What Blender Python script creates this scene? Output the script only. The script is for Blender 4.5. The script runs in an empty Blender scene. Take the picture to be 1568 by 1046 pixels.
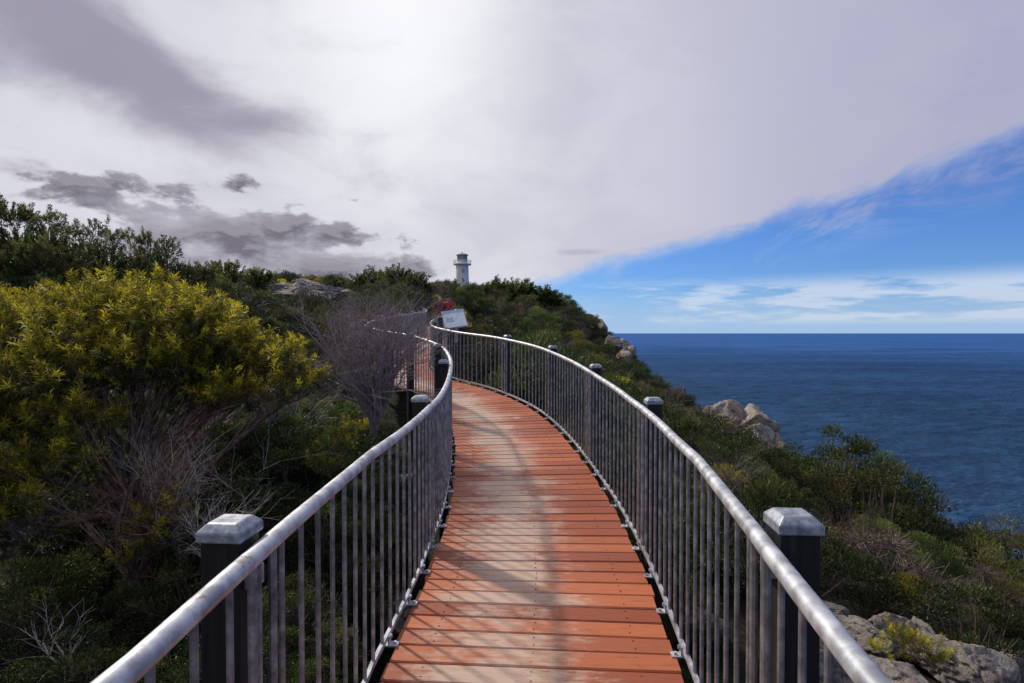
import bpy, math, random
import numpy as np
from mathutils import Vector, Matrix, Euler, noise as mnoise
rnd = random.Random(7)
R = np.random.RandomState(11)
F = 871.0
scene = bpy.context.scene
scene.view_settings.view_transform = 'Standard'
scene.view_settings.look = 'None'
scene.view_settings.exposure = 0

def P(px, py, D):
    return np.array([(px-784)/F*D, D, (510-py)/F*D])

# ------------------------------------------------------------ helpers
def new_mat(name):
    m = bpy.data.materials.new(name); m.use_nodes = True
    nt = m.node_tree; nt.nodes.clear()
    return m, nt
class N:
    def __init__(s, nt): s.nt = nt
    def node(s, t, **kw):
        n = s.nt.nodes.new(t)
        for k, v in kw.items(): setattr(n, k, v)
        return n
    def link(s, a, b): s.nt.links.new(a, b)
    def put(s, sock, v):
        if v is None: return
        if hasattr(v, 'is_output'): s.nt.links.new(v, sock)
        else: sock.default_value = v
    def m(s, op, a, b=None, c=None, clamp=False):
        n = s.node('ShaderNodeMath', operation=op); n.use_clamp = clamp
        s.put(n.inputs[0], a); s.put(n.inputs[1], b)
        if c is not None: s.put(n.inputs[2], c)
        return n.outputs[0]
    def ss(s, x, lo, hi, a=0.0, b=1.0):
        n = s.node('ShaderNodeMapRange', interpolation_type='SMOOTHSTEP')
        s.put(n.inputs['Value'], x); s.put(n.inputs['From Min'], lo); s.put(n.inputs['From Max'], hi)
        s.put(n.inputs['To Min'], a); s.put(n.inputs['To Max'], b)
        return n.outputs['Result']
    def mix(s, f, a, b, mode='MIX'):
        n = s.node('ShaderNodeMix', data_type='RGBA', blend_type=mode)
        s.put(n.inputs[0], f)
        if not hasattr(a, 'is_output') and len(a) == 3: a = (*a, 1)
        if not hasattr(b, 'is_output') and len(b) == 3: b = (*b, 1)
        s.put(n.inputs[6], a); s.put(n.inputs[7], b)
        return n.outputs[2]
    def noise(s, vec, scale, detail=4, rough=.55, dist=0):
        n = s.node('ShaderNodeTexNoise')
        if vec is not None: s.put(n.inputs['Vector'], vec)
        n.inputs['Scale'].default_value = scale; n.inputs['Detail'].default_value = detail
        n.inputs['Roughness'].default_value = rough; n.inputs['Distortion'].default_value = dist
        return n.outputs['Fac']
    def comb(s, x, y, z=0.0):
        n = s.node('ShaderNodeCombineXYZ'); s.put(n.inputs[0], x); s.put(n.inputs[1], y); s.put(n.inputs[2], z)
        return n.outputs[0]
    def sep(s, v):
        n = s.node('ShaderNodeSeparateXYZ'); s.put(n.inputs[0], v); return n.outputs
    def ramp(s, f, stops):
        n = s.node('ShaderNodeValToRGB'); s.put(n.inputs[0], f)
        cr = n.color_ramp
        while len(cr.elements) < len(stops): cr.elements.new(.5)
        for e, (p, c) in zip(cr.elements, stops):
            e.position = p; e.color = (*c, 1)
        return n.outputs[0]
    def pos(s): return s.node('ShaderNodeNewGeometry').outputs['Position']
    def attr(s, name): return s.node('ShaderNodeAttribute', attribute_name=name)
    def bump(s, h, strength, dist):
        n = s.node('ShaderNodeBump'); s.put(n.inputs['Height'], h)
        n.inputs['Strength'].default_value = strength; n.inputs['Distance'].default_value = dist
        return n.outputs[0]
    def principled(s, col, rough=.6, metal=0.0, spec=.5, normal=None):
        n = s.node('ShaderNodeBsdfPrincipled')
        if not hasattr(col, 'is_output') and len(col) == 3: col = (*col, 1)
        s.put(n.inputs['Base Color'], col); s.put(n.inputs['Roughness'], rough); s.put(n.inputs['Metallic'], metal)
        s.put(n.inputs['Specular IOR Level'], spec)
        if normal is not None: s.put(n.inputs['Normal'], normal)
        return n.outputs[0]
    def out(s, sh):
        o = s.node('ShaderNodeOutputMaterial'); s.link(sh, o.inputs[0])

def mesh_obj(name, verts, faces, mats=(), attrs=None, smooth=False, matidx=None, parent=None, link=True):
    me = bpy.data.meshes.new(name)
    verts = np.asarray(verts, dtype=np.float32)
    if isinstance(faces, np.ndarray):
        k = faces.shape[1]; nf = len(faces)
        me.vertices.add(len(verts)); me.vertices.foreach_set('co', verts.ravel())
        me.loops.add(nf*k); me.loops.foreach_set('vertex_index', faces.astype(np.int32).ravel())
        me.polygons.add(nf); me.polygons.foreach_set('loop_start', np.arange(0, nf*k, k, dtype=np.int32))
        me.update(calc_edges=True)
    else:
        me.from_pydata(verts.tolist(), [], faces)
    for m in mats: me.materials.append(m)
    if matidx is not None: me.polygons.foreach_set('material_index', np.asarray(matidx, dtype=np.int32))
    if attrs:
        for k, (typ, data) in attrs.items():
            a = me.attributes.new(k, typ, 'POINT')
            a.data.foreach_set('vector' if typ == 'FLOAT_VECTOR' else 'value', np.asarray(data).ravel())
    if smooth: me.polygons.foreach_set('use_smooth', np.ones(len(me.polygons), dtype=bool))
    me.update()
    ob = bpy.data.objects.new(name, me)
    if link: scene.collection.objects.link(ob)
    if parent: ob.parent = parent
    return ob
def empty(name, loc=(0, 0, 0)):
    e = bpy.data.objects.new(name, None); e.empty_display_size = .2
    scene.collection.objects.link(e); e.location = loc
    return e

class MB:
    def __init__(s): s.v = []; s.f = []; s.mi = []
    def add(s, v, f, mi=0):
        o = len(s.v); s.v.extend([tuple(p) for p in v]); s.f.extend([tuple(i+o for i in q) for q in f]); s.mi.extend([mi]*len(f))
    def tube(s, pts, rad, n=8, mi=0, cap=True):
        pts = [Vector(p) for p in pts]
        if not hasattr(rad, '__len__'): rad = [rad]*len(pts)
        v = []; f = []
        t0 = (pts[1]-pts[0]).normalized()
        ref = Vector((0, 0, 1)) if abs(t0.z) < .9 else Vector((1, 0, 0))
        for i, p in enumerate(pts):
            t = (pts[min(i+1, len(pts)-1)]-pts[max(i-1, 0)]).normalized()
            a = t.cross(ref)
            if a.length < 1e-4: a = t.orthogonal()
            a.normalize(); b = t.cross(a).normalized()
            for k in range(n):
                w = 2*math.pi*k/n
                v.append(p+(a*math.cos(w)+b*math.sin(w))*rad[i])
        for i in range(len(pts)-1):
            for k in range(n):
                k2 = (k+1) % n
                f.append((i*n+k, i*n+k2, (i+1)*n+k2, (i+1)*n+k))
        if cap:
            f.append(tuple(range(n))[::-1]); f.append(tuple((len(pts)-1)*n+k for k in range(n)))
        s.add(v, f, mi)
    def box(s, c, size, rotz=0, mi=0, taper=1.0, cham=0):
        sx, sy, sz = [q/2 for q in size]
        M = Matrix.Rotation(rotz, 3, 'Z'); c = Vector(c)
        levels = [(-sz, 1), (sz, taper)]
        if cham > 0:
            levels = [(-sz, 1), (sz-cham, 1), (sz, 1-cham/min(sx, sy)*1.0)]
        v = []
        for z, k in levels:
            for (a, b) in ((-1, -1), (1, -1), (1, 1), (-1, 1)):
                v.append(M @ Vector((a*sx*k, b*sy*k, z)) + c)
        f = [(3, 2, 1, 0)]
        for l in range(len(levels)-1):
            o = l*4
            for k in range(4):
                k2 = (k+1) % 4; f.append((o+k, o+k2, o+4+k2, o+4+k))
        o = (len(levels)-1)*4; f.append((o, o+1, o+2, o+3))
        s.add(v, f, mi)
    def obj(s, name, mats, smooth=False, parent=None, bevel=0, auto=False):
        ob = mesh_obj(name, s.v, s.f, mats, smooth=smooth, matidx=s.mi, parent=parent)
        if bevel:
            b = ob.modifiers.new('bev', 'BEVEL'); b.width = bevel; b.segments = 2; b.limit_method = 'ANGLE'
        return ob

def vnoise(x, y, seed=0):
    xi = np.floor(x).astype(np.int64); yi = np.floor(y).astype(np.int64)
    xf = x-xi; yf = y-yi
    def h(a, b):
        n = (a*374761393+b*668265263+seed*974634777) & 0xffffffff
        n = ((n ^ (n >> 13))*1274126177) & 0xffffffff
        return ((n ^ (n >> 16)) & 0xffff)/65535.0
    u = xf*xf*(3-2*xf); v = yf*yf*(3-2*yf)
    return (h(xi, yi)*(1-u)+h(xi+1, yi)*u)*(1-v)+(h(xi, yi+1)*(1-u)+h(xi+1, yi+1)*u)*v
def fbm(x, y, seed=0, oct=4):
    s = 0; a = 1; t = 0
    for o in range(oct):
        s = s+a*(vnoise(x*2**o, y*2**o, seed+o)-.5); t += a; a *= .5
    return s/t*2

# ------------------------------------------------------------ terrain
CP = np.array([
 (0,0,-3.1),(0,3,-2.9),(0,6,-2.6),(-1.5,9,-2.3),(-2,12,-1.9),(-3,15,-1.6),(-2.6,20,-1.2),(-3,26,-1.0),
 (-2,2,-2.9),(-4,3,-2.6),(-3,5,-2.5),(-6,6,-1.8),(-4,9,-1.6),(-8,10,-.6),(-12,12,.2),(-13.5,15,.7),(-10.7,18,.4),(-5,15,-1.1),(-6,22,-.5),
 (-15,25,.7),(-20.8,40,1.7),(-17.4,50,2.9),(-12.7,60,3.3),(-8,40,.6),(-10,105,6.6),(-10,80,4.8),(3.5,85,3.9),(6.5,75,2.2),(10.8,78,.8),(-2,60,2.4),(5,60,.2),
 (-3,40,-.3),(5,40,-2.4),(5,25,-3.5),(5,15,-3.7),(3,8,-3.2),(3,3,-3.1),(5,5,-3.4),(10,12,-5.3),(12,20,-6.8),(10,30,-5.8),(10,42,-5.2),(9,60,-2),
 (13.8,60,-5.6),(14.7,50,-7.2),(14.8,42,-7.8),(17,38,-9.1),(19,32,-10.5),(19.8,28,-10.8),(20.5,25,-11.2),(20.7,23,-11.1),(21,15,-10.8),(21,5,-10.5),(20,-8,-10),
 (9,3,-5),(0,-10,-3),(-15,-5,0),(-30,10,3.5),(-30,40,3.2),(-40,60,4.6),(-30,100,7),(0,110,5.5),(-15,130,5),(-60,30,6)], float)
def _tps(r2): return np.where(r2 > 1e-9, .5*r2*np.log(np.maximum(r2, 1e-9)), 0)
n_ = len(CP); XY = CP[:, :2]
K = _tps(((XY[:, None]-XY[None])**2).sum(-1))+np.eye(n_)*3.0
Pm = np.c_[np.ones(n_), XY]
A = np.block([[K, Pm], [Pm.T, np.zeros((3, 3))]])
W = np.linalg.solve(A, np.r_[CP[:, 2], 0, 0, 0])
EY = [-80,-8,5,15,23,25,28,32,38,42,50,60,80,92,112,140,170,260]
EX = [26,21.5,21.3,21,20.7,20.5,19.8,19,17,14.9,14.7,13.8,12.0,8,0,-12,-40,-200]
def edge(y): return np.interp(y, EY, EX)
def H(x, y):
    x = np.asarray(x, float); y = np.asarray(y, float)
    xc = np.clip(x, -60, 21.5); yc = np.clip(y, -12, 130)
    sh = xc.shape; xf = xc.ravel(); yf = yc.ravel()
    z = W[n_]+W[n_+1]*xf+W[n_+2]*yf
    for i in range(n_):
        z = z+W[i]*_tps((xf-XY[i, 0])**2+(yf-XY[i, 1])**2)
    z = z.reshape(sh)
    z = z+fbm(x*.35, y*.35, 3)*.35+fbm(x*1.7, y*1.7, 9)*.12
    b = x-edge(y)-fbm(x*.25+5, y*.25, 21)*1.2
    b = np.maximum(b, 0)
    z = z-(b*1.6+np.minimum(b, 6)*1.2)+np.where(b > 0, fbm(x*.4, y*.4, 33)*np.minimum(b, 4)*.8, 0)
    return np.maximum(z, -63)

def axis(segs):
    out = [segs[0][0]]
    for a, b, d in segs:
        n = max(1, int(round((b-a)/d))); out += list(a+(b-a)*np.arange(1, n+1)/n)
    return np.array(out)
gx = axis([(-500,-120,20),(-120,-40,3),(-40,-12,.8),(-12,30,.35),(30,60,1.2)])
gy = axis([(-80,-10,4),(-10,26,.35),(26,100,.7),(100,180,3),(180,300,15)])
GX, GY = np.meshgrid(gx, gy)
GZ = H(GX, GY)
nx, ny = len(gx), len(gy)
idx = np.arange(nx*ny).reshape(ny, nx)
fc = np.stack([idx[:-1, :-1], idx[:-1, 1:], idx[1:, 1:], idx[1:, :-1]], -1).reshape(-1, 4)

m, nt = new_mat('headland_ground'); n = N(nt)
pos = n.pos()
geo = n.node('ShaderNodeNewGeometry')
nz = n.sep(geo.outputs['True Normal'])[2]
soil = n.ramp(n.noise(pos, 6, 6, .7), [(.3, (.008, .008, .004)), (.55, (.020, .016, .009)), (.75, (.045, .036, .022))])
rock = n.ramp(n.noise(pos, .9, 7, .65), [(.3, (.05, .04, .03)), (.5, (.17, .14, .11)), (.7, (.32, .27, .22))])
green = n.ramp(n.noise(pos, 5, 5), [(.35, (.005, .008, .003)), (.7, (.020, .026, .008))])
c = n.mix(n.ss(n.noise(pos, .6, 3), .42, .58), soil, green)
c = n.mix(n.ss(nz, .68, .45), c, rock)
n.out(n.principled(c, .9, 0, .2, normal=n.bump(n.noise(pos, 6, 6), .8, .1)))
mesh_obj('headland_ground', np.c_[GX.ravel(), GY.ravel(), GZ.ravel()], fc, [m], smooth=True)

# ------------------------------------------------------------ sea
m, nt = new_mat('sea_water'); n = N(nt)
pos = n.pos(); x, y, z = n.sep(pos)
rx = n.m('ADD', n.m('MULTIPLY', x, .94), n.m('MULTIPLY', y, .34)); ry = n.m('SUBTRACT', n.m('MULTIPLY', y, .94), n.m('MULTIPLY', x, .34))
w1 = n.noise(n.comb(n.m('MULTIPLY', rx, .20), n.m('MULTIPLY', ry, .60)), 1, 6, .62, .4)
w4 = n.noise(n.comb(n.m('MULTIPLY', rx, .035), n.m('MULTIPLY', ry, .10)), 1, 6, .65, .4)
w2 = n.noise(n.comb(n.m('MULTIPLY', x, .0022), n.m('MULTIPLY', y, .007)), 1, 4, .55)
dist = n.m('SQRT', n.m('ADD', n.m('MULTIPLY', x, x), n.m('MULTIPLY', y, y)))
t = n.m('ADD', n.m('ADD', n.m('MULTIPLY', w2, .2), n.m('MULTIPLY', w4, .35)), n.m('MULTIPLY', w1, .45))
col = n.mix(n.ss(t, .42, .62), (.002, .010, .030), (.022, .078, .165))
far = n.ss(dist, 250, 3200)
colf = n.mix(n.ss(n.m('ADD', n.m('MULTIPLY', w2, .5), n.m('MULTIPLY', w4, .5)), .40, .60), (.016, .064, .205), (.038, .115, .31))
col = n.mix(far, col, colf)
crest = n.m('MULTIPLY', n.ss(w1, .68, .76), n.ss(dist, 900, 200))
col = n.mix(n.m('MULTIPLY', crest, .35), col, (.26, .34, .42))
bmp = n.bump(n.m('ADD', n.m('MULTIPLY', w1, .5), w4), 1.0, 5.0)
df = n.node('ShaderNodeBsdfDiffuse'); n.link(col, df.inputs[0]); n.link(bmp, df.inputs['Normal'])
gl = n.node('ShaderNodeBsdfGlossy'); gl.inputs[0].default_value = (.42, .60, .9, 1); gl.inputs['Roughness'].default_value = .2; n.link(bmp, gl.inputs['Normal'])
mx = n.node('ShaderNodeMixShader'); mx.inputs[0].default_value = .11; n.link(df.outputs[0], mx.inputs[1]); n.link(gl.outputs[0], mx.inputs[2])
n.out(mx.outputs[0])
S = 90000
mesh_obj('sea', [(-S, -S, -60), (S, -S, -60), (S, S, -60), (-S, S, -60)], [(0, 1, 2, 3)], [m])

# ------------------------------------------------------------ boardwalk path
ctrl = [(-.12,-2.2),(-.08,-.8),(-.03,.9),(.09,2.6),(.16,3.8),(.15,5.2),(-.03,7.2),(-.36,8.8),(-1.0,10.25),(-1.9,11.5),(-2.55,12.9),(-2.8,14.7),(-2.75,17),(-2.65,20),(-2.8,23),(-3.3,27),(-4.3,32),(-5.5,37)]
zc_y = [-3,3,4.4,5.6,7.9,9.6,11.2,12,14.5,17,20,22,26,37]
zc_z = [-1.55,-1.55,-1.52,-1.45,-1.29,-1.14,-.99,-.92,-.7,-.5,-.3,-.22,0,.7]
pts = []
c_ = [Vector((a, b, 0)) for a, b in ctrl]
for i in range(1, len(c_)-2):
    p0, p1, p2, p3 = c_[i-1:i+3]
    for k in range(24):
        t = k/24
        pts.append(.5*((2*p1)+(p2-p0)*t+(2*p0-5*p1+4*p2-p3)*t*t+(3*p1-p0-3*p2+p3)*t**3))
pa = np.array([(p.x, p.y) for p in pts])
seg = np.r_[0, np.cumsum(np.hypot(*np.diff(pa, axis=0).T))]
L = seg[-1]
def cen(s):
    return np.array([np.interp(s, seg, pa[:, 0]), np.interp(s, seg, pa[:, 1])])
def frame(s):
    p = cen(s); q = cen(min(s+.12, L))-cen(max(s-.12, 0)); q /= np.hypot(*q)
    right = np.array([q[1], -q[0]])
    return p, q, right
def hw(y): return float(np.interp(y, [-1, .9, 1.6, 2.5, 4, 40], [.53, .55, .61, .675, .70, .70]))
def edgept(s, side, off=0.0, dz=0.0):
    p, q, r = frame(s)
    e = p+r*side*(hw(p[1])+off)
    return Vector((e[0], e[1], float(np.interp(p[1], zc_y, zc_z))+dz))

m_board, nt = new_mat('painted_deck_timber'); n = N(nt)
a = n.attr('duv'); u, s_, rb = n.sep(a.outputs['Vector'])
vec = n.comb(n.m('MULTIPLY', u, 4.0), n.m('MULTIPLY', s_, 50.0), n.m('MULTIPLY', rb, 40.0))
gr = n.noise(vec, 1, 8, .7)
blot = n.noise(n.comb(n.m('MULTIPLY', u, 2.6), n.m('MULTIPLY', s_, 2.2), n.m('MULTIPLY', rb, 1.5)), 1, 6, .65)
fine = n.noise(n.comb(n.m('MULTIPLY', u, 14), n.m('MULTIPLY', s_, 34), n.m('MULTIPLY', rb, 9)), 1, 5, .65)
wear_sheen = n.m('SUBTRACT', 1.12, n.m('MULTIPLY', n.m('ABSOLUTE', n.m('ADD', u, .16)), 1.9))  # pale band: worn paint plus sky sheen, both put into the board colour
wear_sheen = n.m('ADD', wear_sheen, n.m('MULTIPLY', n.m('SUBTRACT', blot, .5), 2.0))
wear_sheen = n.m('ADD', wear_sheen, n.m('MULTIPLY', n.m('SUBTRACT', gr, .5), 1.2))
wear_sheen = n.m('ADD', wear_sheen, n.m('MULTIPLY', n.m('SUBTRACT', fine, .5), 1.1))
wear_sheen = n.m('ADD', wear_sheen, n.m('MULTIPLY', n.m('SUBTRACT', rb, .5), .4))
wf = n.ss(wear_sheen, .2, 1.05)
rb2 = n.m('FRACT', n.m('MULTIPLY', rb, 13.7))
red = n.mix(rb2, (.26, .055, .018), (.44, .118, .038))
red = n.mix(n.m('MULTIPLY', n.ss(gr, .50, .72), .7), red, (.14, .032, .014))
worn_sheen = n.mix(gr, (.40, .25, .17), (.60, .48, .38))
c = n.mix(n.m('MULTIPLY', wf, .85), red, worn_sheen)
dk = n.ss(n.noise(n.comb(n.m('MULTIPLY', u, 7), n.m('MULTIPLY', s_, 60), rb), 1, 5, .65), .64, .74)
c = n.mix(n.m('MULTIPLY', dk, .8), c, (.035, .02, .012))
stain = n.ss(n.noise(n.comb(n.m('MULTIPLY', u, 5), n.m('MULTIPLY', s_, 5), 3.0), 1, 6, .7), .58, .70)
c = n.mix(n.m('MULTIPLY', stain, .45), c, (.10, .055, .035))
n.out(n.principled(c, n.m('ADD', .34, n.m('MULTIPLY', gr, .40)), 0, .45, n.bump(gr, .8, .007)))

board_root = empty('boardwalk')
bw = .138; gap = .011
v = []; f = []; duv = []
s = 0.0; k = 0
while s < L-.2:
    rb = rnd.random(); d0 = rnd.uniform(-.0025, .0025)
    e1 = rnd.uniform(-.010, .010); e2 = rnd.uniform(-.010, .010)
    o = len(v); sk_ = rnd.uniform(-.0025, .0025)
    ns = 6
    for j in range(ns+1):
        for (ss_, zz, ins) in ((s+.006, 0, 0), (s, -.007, 0), (s, -.04, 0), (s+bw, -.04, 0), (s+bw, -.007, 0), (s+bw-.006, 0, 0)):
            p, q, r = frame(ss_+sk_*(j/ns-.5)*2)
            w = hw(p[1]); uu = -w+e1+(2*w+e2-e1)*j/ns
            e = p+r*uu
            v.append((e[0], e[1], float(np.interp(p[1], zc_y, zc_z))+zz+d0))
            duv.append((uu, ss_, rb))
    for j in range(ns):
        for q_ in range(6):
            a0 = o+j*6+q_; a1 = o+j*6+(q_+1) % 6
            f.append((a0, a1, a1+6, a0+6))
    f.append(tuple(o+i for i in range(6))[::-1]); f.append(tuple(o+ns*6+i for i in range(6)))
    s += bw+gap; k += 1
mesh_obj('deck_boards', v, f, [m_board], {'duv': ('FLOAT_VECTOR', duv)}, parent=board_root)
m_dark, nt = new_mat('dark_timber'); n = N(nt)
pos = n.pos(); x, y, z = n.sep(pos)
g = n.noise(n.comb(n.m('MULTIPLY', x, 60), n.m('MULTIPLY', y, 60), n.m('MULTIPLY', z, 4)), 1, 6, .6)
n.out(n.principled(n.ramp(g, [(.3, (.005, .005, .006)), (.6, (.012, .0115, .012)), (.8, (.035, .032, .03))]), .6, 0, .35, n.bump(g, .5, .004)))
sc = MB()
for i in range(k):
    s = i*(bw+gap)+bw/2
    if s > 14: break
    p, q, r = frame(s)
    for uu in (-.5, 0.0, .5):
        for d in (-.035, .035):
            e = p+r*(uu+rnd.uniform(-.006, .006))+q*d
            z0 = float(np.interp(p[1], zc_y, zc_z))
            sc.tube([(e[0], e[1], z0-.004), (e[0], e[1], z0+.0026)], .0035, 6)
sc.obj('deck_screws', [m_dark], parent=board_root)
st = MB()
ssn = np.arange(0, L, .3)
for off in (-.5, 0, .5):
    prof = []
    for s in ssn:
        p, q, r = frame(s); z0 = float(np.interp(p[1], zc_y, zc_z))
        for (du, dz) in ((-.03, -.045), (.03, -.045), (.03, -.2), (-.03, -.2)):
            e = p+r*(off+du); prof.append((e[0], e[1], z0+dz))
    fs = []
    for i in range(len(ssn)-1):
        for q_ in range(4):
            a0 = i*4+q_; a1 = i*4+(q_+1) % 4; fs.append((a0, a1, a1+4, a0+4))
    st.add(prof, fs)
st.obj('bearers', [m_dark], parent=board_root)

# ------------------------------------------------------------ railings
m_galv, nt = new_mat('galvanised_steel'); n = N(nt)
pos = n.pos()
g1 = n.noise(pos, 14, 6, .6); g2 = n.noise(pos, 60, 3, .5)
c = n.mix(n.ss(g1, .35, .65), (.28, .29, .32), (.56, .57, .61))
c = n.mix(n.m('MULTIPLY', n.ss(n.noise(pos, 11, 6, .75), .60, .68), .8), c, (.22, .14, .09))
n.out(n.principled(c, n.m('ADD', .36, n.m('MULTIPLY', g1, .3)), .55, .5, n.bump(g2, .15, .002)))
m_bal, nt = new_mat('shaded_baluster_steel'); n = N(nt)  # darker steel tone: backlit shade of the balusters painted into the colour
g1 = n.noise(n.pos(), 18, 6, .65)
n.out(n.principled(n.ramp(g1, [(.3, (.09, .09, .10)), (.5, (.22, .225, .24)), (.7, (.42, .42, .44))]), .45, .45, .5))
m_cap, nt = new_mat('galvanised_cap'); n = N(nt)
g1 = n.noise(n.pos(), 35, 6, .65)
n.out(n.principled(n.ramp(g1, [(.3, (.11, .12, .14)), (.5, (.27, .29, .34)), (.7, (.46, .48, .54))]), .5, .5, .5, n.bump(g1, .3, .004)))

def railing(side, post_s, s0=0.0, s1=L-.3):
    root = empty('boardwalk_railing')
    tr = MB(); ba = MB(); br = MB(); po = MB(); cp = MB()
    ss = np.arange(s0, s1, .1)
    tr.tube([edgept(s, side, .045, 1.0) for s in ss], .0235, 14)
    prof = []
    for s in ss:
        for (du, dz) in ((.036, .03), (.054, .03), (.054, .055), (.036, .055)):
            prof.append(edgept(s, side, du, dz))
    fs = []
    for i in range(len(ss)-1):
        for q_ in range(4):
            a0 = i*4+q_; a1 = i*4+(q_+1) % 4; fs.append((a0, a1, a1+4, a0+4))
    br.add(prof, fs)
    for s in np.arange(s0+.2, s1, .42):
        p, q, r = frame(s); ang = math.atan2(q[1], q[0])
        c = edgept(s, side, .016, .006); br.box(c, (.045, .06, .007), ang)
        c = edgept(s, side, .032, .028); br.box(c, (.035, .007, .045), ang)
        c = edgept(s, side, .004, .008); br.tube([c, c+Vector((0, 0, .012))], .009, 6)
        c = edgept(s, side, .03, .045); d = edgept(s, side, .018, .045); br.tube([c, d], .010, 6)
    for s in np.arange(s0, s1, .145):
        j = rnd.uniform(-.004, .004)
        a = edgept(s+j, side, .045, .03); b = edgept(s-j, side, .045, .985)
        ba.tube([a, b], .0085, 8)
    for s in post_s:
        for d in (-.06, .06):
            a = edgept(s+d, side, .045, .02); b = edgept(s+d, side, .045, .985)
            ba.tube([a, b], .012, 8)
        p, q, r = frame(s); ang = math.atan2(q[1], q[0])
        c = edgept(s, side, .13, 0); zt = c.z+1.045
        gz = float(H(c.x, c.y))-.3
        po.box((c.x, c.y, (zt+gz)/2), (.1, .1, zt-gz), ang)
        cp.box((c.x, c.y, zt+.008), (.116, .116, .045), ang, cham=.02)
        b1 = edgept(s, side, .06, .93); b2 = edgept(s, side, .09, .93)
        br.box((b1+b2)/2, (.05, .04, .05), ang)
    tr.obj('top_rail', [m_galv], smooth=True, parent=root)
    ba.obj('balusters', [m_bal], smooth=False, parent=root)
    br.obj('bottom_rail', [m_galv], parent=root)
    po.obj('posts', [m_dark], parent=root, bevel=.004)
    cp.obj('post_caps', [m_cap], parent=root, bevel=.004)
def s_at(side, D):
    best = min(np.arange(0, L, .02), key=lambda s: abs(edgept(s, side, .13).y-D))
    return float(best)
R_ = [s_at(1, d) for d in (-.4, 1.5, 4.0, 6.2, 8.4, 10.3)]
R_ += [R_[-1]+2.1*i for i in range(1, 11)]
L_ = [s_at(-1, d) for d in (-.5, 1.45, 4.1, 6.5)]
L_ += [L_[-1]+2.0*i for i in range(1, 13)]
railing(1, [s for s in R_ if s < L-.5])
railing(-1, [s for s in L_ if s < L-.5])

# ------------------------------------------------------------ rocks
m_rock, nt = new_mat('granite'); n = N(nt)
pos = n.pos()
a = n.noise(pos, 2.6, 8, .7); b = n.noise(pos, 11, 8, .72)
c = n.ramp(a, [(.32, (.12, .10, .085)), (.48, (.32, .275, .24)), (.65, (.48, .44, .40))])
c = n.mix(n.ss(n.noise(pos, 1.1, 5), .52, .68), c, (.38, .25, .17))
c = n.mix(n.m('MULTIPLY', n.ss(b, .52, .67), .85), c, (.05, .046, .043))
c = n.mix(n.ss(n.noise(pos, 14, 5, .7), .64, .72), c, (.5, .5, .46))
n.out(n.principled(c, .9, 0, .2, n.bump(n.m('ADD', a, n.m('MULTIPLY', b, .5)), 1.0, .2)))
ico_cache = {}
import bmesh
def ico(sub):
    if sub in ico_cache: return ico_cache[sub]
    bm = bmesh.new(); bmesh.ops.create_icosphere(bm, subdivisions=sub, radius=1)
    v = np.array([q.co[:] for q in bm.verts]); f = [tuple(w.index for w in q.verts) for q in bm.faces]
    bm.free(); ico_cache[sub] = (v, np.array(f)); return ico_cache[sub]
def boulders(name, items, sub=5, seed=1):
    V = []; Fs = []; o = 0
    rr = random.Random(seed)
    for (c, sz) in items:
        v, f = ico(sub); v = v.copy()
        for _ in range(18):
            d = Vector((rr.gauss(0, 1), rr.gauss(0, 1), rr.gauss(0, .8))).normalized(); d = np.array(d)
            lim = rr.uniform(.4, .8); dt = v @ d; ex = np.maximum(dt-lim, 0); v = v-ex[:, None]*d*.98
        off = Vector((rr.uniform(0, 50),)*3)
        def ns_(q):
            q = Vector(q)
            cr = abs(mnoise.noise(q*2.3+off)); cr2 = abs(mnoise.noise(q*5.1+off*2))
            return q*(1+.14*mnoise.fractal(q*1.8+off, 1, 2, 5)-.22*max(0, .10-cr)/.10-.09*max(0, .12-cr2)/.12+.03*mnoise.noise(q*13+off))
        out = np.array([ns_(q)[:] for q in v])
        M = np.array(Euler((rr.uniform(-.3, .3), rr.uniform(-.3, .3), rr.uniform(0, 6))).to_matrix())
        out = (out @ M.T)*np.array(sz)*1.25+np.array(c)
        V.append(out); Fs.append(f+o); o += len(v)
    return mesh_obj(name, np.vstack(V), np.vstack(Fs), [m_rock], smooth=False)
def rk(px, py, D, r, flat=.7):
    p = P(px, py, D); return (tuple(p), (r, r, r*flat))
boulders('granite_outcrop', [rk(1098,655,34,1.0,.8), rk(1122,652,33.5,1.5,.8), rk(1150,656,33,1.5,.8), rk(1172,668,32.5,1.0,.8), rk(1165,688,32,1.5,1), rk(1188,702,31,1.1,.9), rk(1184,726,30,1.1), rk(1140,686,32.5,1.4), rk(1108,666,34,1.2), rk(1203,722,30,.9), rk(1165,714,31,1.2), rk(1192,690,31.5,.8), rk(1178,750,28,.8), rk(1215,745,28,.7)], 5, 5)
boulders('granite_boulders', [rk(1275,945,5.6,.28), rk(1320,978,5.1,.30), rk(1375,975,5.4,.30), rk(1430,1000,5.2,.36,.55), rk(1500,1030,5.0,.38,.55), rk(1240,1020,4.4,.32), rk(1125,890,6.4,.30,.9), rk(1350,1045,4.4,.36,.6), rk(1080,960,5.0,.24), rk(1560,1045,5.4,.34), rk(1290,1000,4.8,.24)], 5, 9)
boulders('granite_boulders', [rk(30,1050,4.0,.28,.4), rk(-40,1060,4.2,.35,.5), rk(585,692,6.9,.22,.5), rk(625,745,6.2,.2,.8), rk(648,650,8.4,.25), rk(600,940,3.9,.2), rk(655,720,6.9,.24)], 5, 12)
boulders('granite_slab', [rk(435,441,44,1.2,.4), rk(468,440,45,1.8,.35), rk(505,446,46,1.5,.35), rk(455,452,43,1.6,.45), rk(530,452,46,1.1,.35), rk(490,458,43,1.4,.45)], 5, 15)
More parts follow.
